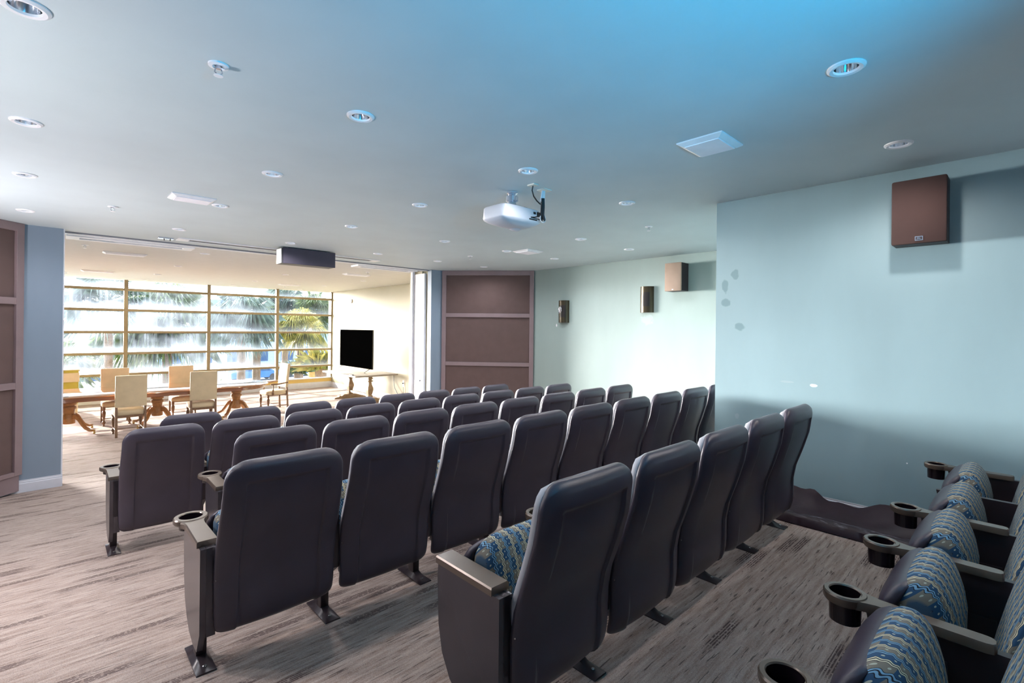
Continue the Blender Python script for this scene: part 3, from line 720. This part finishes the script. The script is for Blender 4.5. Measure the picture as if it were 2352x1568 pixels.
for k, x0, y, z, n, p, desc in ROWS:
    for i in range(n):
        pos = 'leftmost' if i == 0 else 'rightmost' if i == n-1 else ORD[i]+' from the left'
        arm = 'mid'; end = 0
        if k != 'Z' and i == 0: arm = 'blunt' if k == 'A' else 'end'; end = 1
        if k == 'Z' and i == 4: arm = None
        extra = {('A', 0): ' with blunt armrest', ('Z', 4): ' missing its armrest top'}.get((k, i), '')
        what = 'striped folded cinema seat' if k == 'Z' else 'charcoal high-backed cinema seat'
        seat(x0+p*i, y, z, p, f'{what}{extra}, {pos} in the {desc}', 'cinema seats in the '+desc, arm, end, ('mid' if i == n-1 else None), deep=(k in 'ZB' and not (k == 'B' and i == 0)))

# rumpled sheet by the wall
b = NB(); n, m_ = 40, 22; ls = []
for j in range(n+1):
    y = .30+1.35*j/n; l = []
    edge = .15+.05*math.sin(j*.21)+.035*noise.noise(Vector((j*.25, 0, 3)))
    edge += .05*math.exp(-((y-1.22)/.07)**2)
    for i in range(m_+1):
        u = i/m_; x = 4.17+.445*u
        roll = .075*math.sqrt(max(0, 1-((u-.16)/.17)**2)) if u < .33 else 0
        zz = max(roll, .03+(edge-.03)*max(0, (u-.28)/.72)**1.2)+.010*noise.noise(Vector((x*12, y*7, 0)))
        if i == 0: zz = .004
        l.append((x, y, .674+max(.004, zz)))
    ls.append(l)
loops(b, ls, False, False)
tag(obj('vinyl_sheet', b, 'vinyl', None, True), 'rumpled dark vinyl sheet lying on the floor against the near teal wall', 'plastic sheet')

# ------------------------------------------------------------------ window room furniture
TZ = .79
t = thing('conference_table', 'long polished mahogany oval table on turned pedestals in front of the window', 'table', (1.185, 12.93, 0))
def race(hl, hw, off=0):
    pts = []; R = .95
    for i in range(25): a = -PI/2+PI*i/24; pts.append((hl-R+(R+off)*math.cos(a), (hw+off)*math.sin(a)))
    for i in range(25): a = PI/2+PI*i/24; pts.append((-hl+R+(R+off)*math.cos(a), (hw+off)*math.sin(a)))
    return pts
b = NB(); loops(b, [[(x, y, z) for x, y in race(2.675, .875, o_)] for z, o_ in ((TZ-.032, -.02), (TZ-.028, 0), (TZ-.014, .004), (TZ-.006, -.004), (TZ, -.014))]); obj('tabletop', b, 'mahogany', t, True)
b = NB(); loops(b, [[(x, y, z) for x, y in race(2.675, .875, -.06)] for z in (TZ-.095, TZ-.03)]); obj('apron', b, 'mahogany', t, True)
box_obj('joint', 'brass', t, .50, .506, -.876, -.85, TZ-.03, TZ-.002)
for px in (-.95, .47, 2.0):
    b = NB(); lathe(b, [(.11, .70), (.11, .66), (.095, .65), (.10, .61), (.115, .60), (.115, .565), (.09, .555), (.09, .54), (.115, .53), (.12, .49), (.095, .475), (.085, .40), (.10, .38), (.10, .20), (.08, .19)], 28, (px, 0, 0)); pd = obj('pedestal', b, 'pedwood', t, True)
    for k in range(4):
        a = PI/4+PI/2*k; d = Vector((math.cos(a), math.sin(a), 0)); b = NB(); s = Vector((-d.y, d.x, 0)); ls = []
        for rr, z, th in ((.07, .33, .10), (.14, .34, .09), (.20, .30, .08), (.27, .20, .07), (.34, .12, .055), (.43, .075, .045), (.50, .07, .04)):
            c = Vector((px, 0, z))+d*rr; ls.append([c+s*.03+Vector((0, 0, -th/2)), c+s*.03+Vector((0, 0, th/2)), c-s*.03+Vector((0, 0, th/2)), c-s*.03+Vector((0, 0, -th/2))])
        loops(b, ls); lg = obj('leg', b, 'pedwood', pd, bevel=.008)
    for k in range(4):
        a = PI/4+PI/2*k; c = Vector((px, 0, 0))+Vector((math.cos(a), math.sin(a), 0))*.52; b = NB()
        tube(b, [(c.x, c.y, .085), (c.x, c.y, .05)], .018, 8); lathe(b, [(.006, -.012), (.022, -.01), (.022, .01), (.006, .012)], 12)
        vs = [v for v in b.verts if abs(v.co.z) < .013 and v.co.length < .03]; bmesh.ops.transform(b, matrix=Matrix.Translation((c.x, c.y, .024)) @ Matrix.Rotation(PI/2, 4, 'X'), verts=vs); obj('caster', b, 'brass', pd, True)

def dining_chair(label, loc, rz, arms=False, grp='cream upholstered dining chairs around the long table'):
    r = thing('dining_chair', label, 'chair', loc, rz, grp)      # faces +y locally, back at -y
    b = NB(); sell(b, [(.40, .235, -.22, .25), (.41, .25, -.235, .265), (.47, .255, -.24, .27), (.495, .245, -.23, .26), (.51, .20, -.19, .22), (.515, .12, -.12, .14)], 6, 40); obj('seat', b, 'cream_fabric', r, 60)
    b = NB(); ls = []
    for z in (.57, .575, .60, .75, .90, 1.05, 1.15, 1.172, 1.178):
        y = -.235-.10*(z-.57); w = .245 if .575 <= z <= 1.172 else .235; d_ = .035 if .575 <= z <= 1.172 else .025
        ls.append([(w*math.copysign(abs(math.cos(a))**.3, math.cos(a)), y+d_*math.copysign(abs(math.sin(a))**.4, math.sin(a)), z) for a in [2*PI*(i+.5)/32 for i in range(32)]])
    loops(b, ls); obj('backrest', b, 'cream_fabric', r, 50)
    for sx in (-1, 1):
        b = NB(); bx(b, sx*.222-.02, sx*.222+.02, -.255, -.215, .0, .60, .003)
        for v in b.verts:
            if v.co.z < .1: v.co.y -= .03
        obj('leg', b, 'chairwood', r)
        b = NB(); lathe(b, [(.018, 0), (.026, .012), (.014, .03), (.030, .06), (.034, .085), (.018, .11), (.015, .13), (.022, .17), (.032, .25), (.034, .29), (.018, .33), (.026, .345), (.028, .41)], 14, (sx*.215, .225, 0)); obj('leg', b, 'chairwood', r, True)
    b = NB(); bx(b, -.22, .22, -.25, -.22, .365, .41); bx(b, -.22, .22, .21, .24, .385, .41); bx(b, -.235, -.21, -.23, .22, .385, .41); bx(b, .21, .235, -.23, .22, .385, .41); obj('seat_rail', b, 'chairwood', r)
    b = NB(); tube(b, [(-.215, -.25, .12), (-.215, .22, .12)], .009); tube(b, [(.215, -.25, .12), (.215, .22, .12)], .009); tube(b, [(-.215, 0, .12), (.215, 0, .12)], .009); obj('stretcher', b, 'chairwood', r, True)
    if arms:
        for sx in (-1, 1):
            b = NB(); tube(b, [(sx*.25, -.25, .70), (sx*.275, -.12, .69), (sx*.285, .02, .675), (sx*.28, .14, .68), (sx*.27, .19, .67)], [.016, .018, .02, .022, .02], 10)
            lathe(b, [(.018, .40), (.026, .44), (.014, .48), (.024, .52), (.012, .56), (.010, .60), (.016, .67)], 12, (sx*.27, .13, 0)); obj('armrest', b, 'chairwood', r, True)
    return r
dining_chair('cream dining chair seen from behind on the near side of the long table, farther left', (1.10, 12.13, 0), .03)
dining_chair('cream dining chair seen from behind on the near side of the long table, farther right', (2.35, 12.28, 0), -.04)
dining_chair('cream dining chair facing the room across the long table, farther left', (1.01, 13.62, 0), PI)
dining_chair('cream dining chair facing the room across the long table, farther right', (2.23, 13.62, 0), PI-.03)
dining_chair('cream armchair with wooden arms at the right end of the long table', (4.16, 13.38, 0), PI/2+.12, True)
t = thing('covered_chair', 'boxy olive yellow chair wrapped with a cream sheet, beside the left wall stub', 'chair', (.12, 15.5, 0))
b = NB(); bx(b, -.33, .33, -.06, .08, .35, 1.06, .02); obj('backrest', b, 'olive', t, True)
b = NB(); bx(b, -.345, .345, -.075, .095, .78, 1.0, .02); bx(b, -.35, .35, -.05, .10, 1.03, 1.075, .015); obj('sheet', b, 'cream_fabric', t, True)
b = NB(); bx(b, -.33, .33, .05, .6, .25, .47, .03); obj('seat', b, 'olive', t, True)
for sx in (-.28, .28):
    for sy in (0, .52): b = NB(); lathe(b, [(.04, 0), (.045, .25)], 12, (sx, sy, 0)); obj('leg', b, 'cream_fabric', t, True)
tag(box_obj('stacked_paper', 'whitemetal', None, .02, .22, 12.25, 12.45, TZ, TZ+.02), 'small stack of pale paper at the left end of the long table', 'paper')

# TV table, TV
t = thing('trestle_table', 'grey-topped trestle table with baluster legs holding the television', 'table', (6.60, 13.55, 0))
b = NB(); bx(b, -.66, .64, -1.1, 1.1, .775, .82, .004); obj('tabletop', b, 'tvtop', t)
for sy in (-.62, .62):
    b = NB(); lathe(b, [(.085, .775), (.085, .70), (.11, .695), (.11, .68), (.07, .66), (.07, .63), (.11, .62), (.11, .605), (.06, .58), (.075, .50), (.115, .42), (.12, .36), (.085, .25), (.07, .21), (.10, .20), (.10, .17), (.09, .12)], 4, (0, sy, 0), square=False)
    bmesh.ops.rotate(b, cent=(0, sy, 0), matrix=Matrix.Rotation(0, 3, 'Z'), verts=b.verts)
    lg = obj('leg', b, 'palewood', t)
    b = NB(); P = [(-.52, 0), (-.50, .035), (-.38, .055), (-.34, .09), (-.28, .075), (-.2, .12), (.2, .12), (.28, .075), (.34, .09), (.38, .055), (.50, .035), (.52, 0)]
    prism(b, P, 'y', sy-.06, sy+.06); obj('foot', b, 'palewood', lg)
box_obj('stretcher', 'palewood', t, -.03, .03, -.6, .6, .17, .24)
tv = thing('television', 'large flat black television standing on the trestle table', 'television', (6.30, 13.18, .82))
box_obj('screen', 'tv', tv, -.025, -.012, -1.0, 1.0, .185, 1.25, bev=.002); box_obj('housing', 'black', tv, -.012, .03, -1.0, 1.0, .18, 1.25, bev=.004)
for sy in (-.86, .86):
    b = NB(); tube(b, [(0, sy, .19), (-.17, sy, .09), (0, sy-.0, .008), (.17, sy, .09), (0, sy, .19)], .008, 6); obj('foot', b, 'black', tv)
tag(box_obj('remote_control', 'black', None, 5.98, 6.03, 12.72, 12.92, .82, .838, bev=.004), 'slim black remote control beside the television foot', 'remote control')
b = NB(); tube(b, [(7.27, 12.75, .77), (7.27, 12.74, .6), (7.22, 12.6, .4), (7.2, 12.35, .2), (7.2, 12.0, .02), (7.22, 11.6, .012)], .008, 6); tag(obj('power_cord', b, 'black', None, True), 'thin dark power cord hanging from the trestle table', 'cord')
t = thing('wall_outlet', 'white wall outlet with a short cord, low on the pale yellow wall', 'outlet', (7.30, 12.24, .545)); box_obj('cover_plate', 'whitemetal', t, -.008, 0, -.04, .04, -.09, .09, bev=.002)
box_obj('plug', 'black', t, -.04, -.008, -.015, .015, .0, .03); b = NB(); tube(b, [(-.03, 0, 0), (-.035, -.06, -.06), (-.03, -.05, -.22), (-.02, 0, -.3)], .006, 6); obj('cord', b, 'black', t, True)
t = thing('wall_sensor', 'small white sensor box high on the pale yellow wall', 'sensor', (7.30, 15.65, 2.95)); box_obj('housing', 'whitemetal', t, -.03, 0, -.06, .0, 0, .13, bev=.004); box_obj('bracket', 'silver', t, -.02, 0, .02, .08, 0, .13, bev=.004)

# ------------------------------------------------------------------ outdoors
GZ = -3.0
b = NB(); bx(b, -60, 130, 17.8, 160, GZ-.2, GZ); struct('ground', b, M['ground'], label='pale paved ground outside')
b = NB(); bx(b, -30, 60, 18.2, 40, GZ, GZ+.04); struct('ground', b, M['lawn'], label='grass strip outside the window')
def crown_mesh(R, nf, droop, seed, fan=21, stem=.42):
    rnd = random.Random(seed); b = NB()
    for i in range(nf):
        az = rnd.uniform(0, 2*PI); el = math.radians(rnd.uniform(-50, 80)); L = R*rnd.uniform(.8, 1.05)
        d = Vector((math.cos(az)*math.cos(el), math.sin(az)*math.cos(el), math.sin(el))); s = d.cross(Vector((0, 0, 1))).normalized(); u = s.cross(d)
        p0 = d*(L*stem)+Vector((0, 0, -droop*.1)); tube(b, [(0, 0, 0), tuple(p0*.5), tuple(p0)], R*.008, 4, False)
        for k in range(fan):
            a = math.radians(-105+210*k/(fan-1)); ll = L*(1-stem)*(.75+.35*math.cos(a))*rnd.uniform(.9, 1.1)
            dd = (d*math.cos(a)+s*math.sin(a)).normalized(); sd = dd.cross(u).normalized()
            w = L*.013; m1 = p0+dd*ll*.55+u*.04*R; e = p0+dd*ll+Vector((0, 0, -droop*ll*.5))
            v = [b.verts.new(p) for p in (p0-sd*w*.3, m1-sd*w, e, m1+sd*w, p0+sd*w*.3)]; b.faces.new(v)
    return b
CR = [(crown_mesh, (2.0, 46, .6, 1)), (crown_mesh, (1.5, 42, .8, 2)), (crown_mesh, (1.7, 40, .9, 3))]
def palm(x, y, z, R, seed, leaf, bark, tr, label, nf=44, droop=.7):
    t = thing('palm_tree', label, 'palm tree', (x, y, GZ), 0, 'palm trees outside the window'); h = z-GZ
    b = NB(); pr = []
    n = 26
    for i in range(n+1): f = i/n; pr.append((tr*(1.1-.15*f+.5*math.exp(-((1-f)*6)**2)*.5)*(1+.05*(i % 2)), h*f))
    lathe(b, pr, 12); obj('trunk', b, bark, t, True)
    c = obj('crown', crown_mesh(R, nf, droop, seed), leaf, t); c.location = (0, 0, h)
def at(px, y):    # ground-plan x on the sight line through an image column, at depth y
    r = F+((px-W/2)/FPX)*RT; return r.x/r.y*y
palm(at(250, 25), 25, 3.1, 1.9, 11, 'leaf_blue', 'bark', .14, 'blue-green palm with spread fronds at the left end of the window', 50)
palm(at(140, 20.6), 20.6, .9, 1.1, 12, 'leaf_green', 'bark', .12, 'low dark palm cut by the left wall stub', 46)
palm(at(385, 29.5), 29.5, 2.4, 2.8, 13, 'leaf_green', 'bark', .2, 'broad bushy palm in the middle of the window', 80, 1.0)
palm(at(300, 34.5), 34.5, 1.3, 2.1, 18, 'leaf_green', 'bark', .2, 'shaded palm behind the broad bushy one', 60, 1.0)
palm(at(555, 25), 25, 2.5, 1.95, 14, 'leaf_blue', 'bark', .17, 'palm with brown-tinged crown right of the middle', 60, 1.0)
palm(at(690, 28), 28, 2.0, 1.65, 15, 'leaf_gold', 'bark', .17, 'golden palm glowing in the right part of the window', 60, .9)
palm(at(722, 32), 32, 3.0, 1.9, 16, 'leaf_green', 'bark_gold', .34, 'palm with a thick golden trunk at the right of the window', 60, .8)
palm(at(655, 37), 37, 3.8, 2.0, 17, 'leaf_blue', 'bark', .2, 'tall pale palm far behind the golden one', 50, .8)
palm(at(590, 30), 30, 3.0, 1.3, 19, 'leaf_green', 'bark', .2, 'palm with a bare grey trunk seen in the lower panes', 40, .8)
def bush(x, y, z, R, seed, leaf, label):
    t = thing('spiky_shrub', label, 'shrub', (x, y, GZ), 0, 'spiky shrubs outside'); rnd = random.Random(seed); b = NB(); h = z-GZ
    for i in range(260):
        az = rnd.uniform(0, 2*PI); el = math.radians(rnd.uniform(5, 85)); d = Vector((math.cos(az)*math.cos(el), math.sin(az)*math.cos(el), math.sin(el))); L = R*rnd.uniform(.7, 1.1)
        s = d.cross(Vector((0, 0, 1))).normalized()*R*.018; p = Vector((rnd.uniform(-.3, .3)*R, rnd.uniform(-.3, .3)*R, h-R*.6))
        b.faces.new([b.verts.new(q) for q in (p-s, p+d*L*.6-s, p+d*L+Vector((0, 0, -.25*L)), p+d*L*.6+s, p+s)])
    obj('foliage', b, leaf, t); b = NB(); lathe(b, [(.12*R, 0), (.2*R, h-R*.5)], 8); obj('stem', b, 'bark', t)
bush(at(738, 20.5), 20.5, 1.1, 1.2, 31, 'leaf_gold', 'bright green spiky shrub at the lower right of the window')
bush(at(685, 24), 24, .5, .9, 32, 'leaf_green', 'dark green spiky shrub left of the bright one')
bush(at(470, 21), 21, .0, 1.2, 33, 'leaf_green', 'low spiky shrub below the middle of the window')
bush(at(262, 20.2), 20.2, .1, 1.1, 34, 'leaf_green', 'dark low shrub at the lower left of the window')
def building(px, y, w, d, h, m, label, n):
    x = at(px, y); t = thing('distant_building', label, 'building', (x, y, GZ))
    box_obj('wall', m, t, -w/2, w/2, 0, d, 0, h); b = NB(); prism(b, [(-w/2-.5, h), (w/2+.5, h), (w/2-1.5, h+1.8), (-w/2+1.5, h+1.8)], 'y', -.5, d+.5); obj('roof', b, 'roof', t)
    for i in range(n):
        for z in (1.0, 4.2):
            if z+1.6 < h: cx = -w/2+w*(i+.5)/n; f = box_obj('window', 'winglass', t, cx-.7, cx+.7, -.06, .02, z, z+1.6)
building(660, 62, 26, 10, 6.2, 'bldg', 'pale blue building with dark windows beyond the palms', 9)
building(300, 75, 30, 10, 5.2, 'bldg2', 'low cream building beyond the left palms', 9)
building(880, 80, 40, 12, 7.5, 'bldg', 'wide bluish building farthest right outside', 10)
def car(px, y, m, label):
    t = thing('parked_car', label, 'car', (at(px, y), y, GZ), .05, 'parked cars outside')
    b = NB(); prism(b, [(-2.2, .3), (2.2, .3), (2.25, .7), (1.5, .92), (.8, 1.38), (-.9, 1.42), (-1.7, .98), (-2.2, .85)], 'y', -.85, .85); obj('body', b, m, t, bevel=.05)
    b = NB(); prism(b, [(-1.45, .96), (1.25, .93), (.72, 1.32), (-.82, 1.36)], 'y', -.87, .87); obj('side_glass', b, 'winglass', t)
    for sx in (-1.4, 1.4):
        for sy in (-.8, .8):
            b = NB(); lathe(b, [(.31, -.1), (.33, 0), (.31, .1)], 16); bmesh.ops.transform(b, matrix=Matrix.Translation((sx, sy, .33)) @ Matrix.Rotation(PI/2, 4, 'X'), verts=b.verts); obj('wheel', b, 'tyre', t, True)
car(585, 50, 'car_blue', 'blue parked car seen between palm trunks'); car(690, 52, 'car_blue', 'dark blue parked car at the right outside'); car(740, 56, 'car_white', 'white parked car farthest right outside'); car(190, 48, 'car_white', 'white parked car at the left outside'); car(250, 50, 'car_blue', 'blue parked car at the left outside')
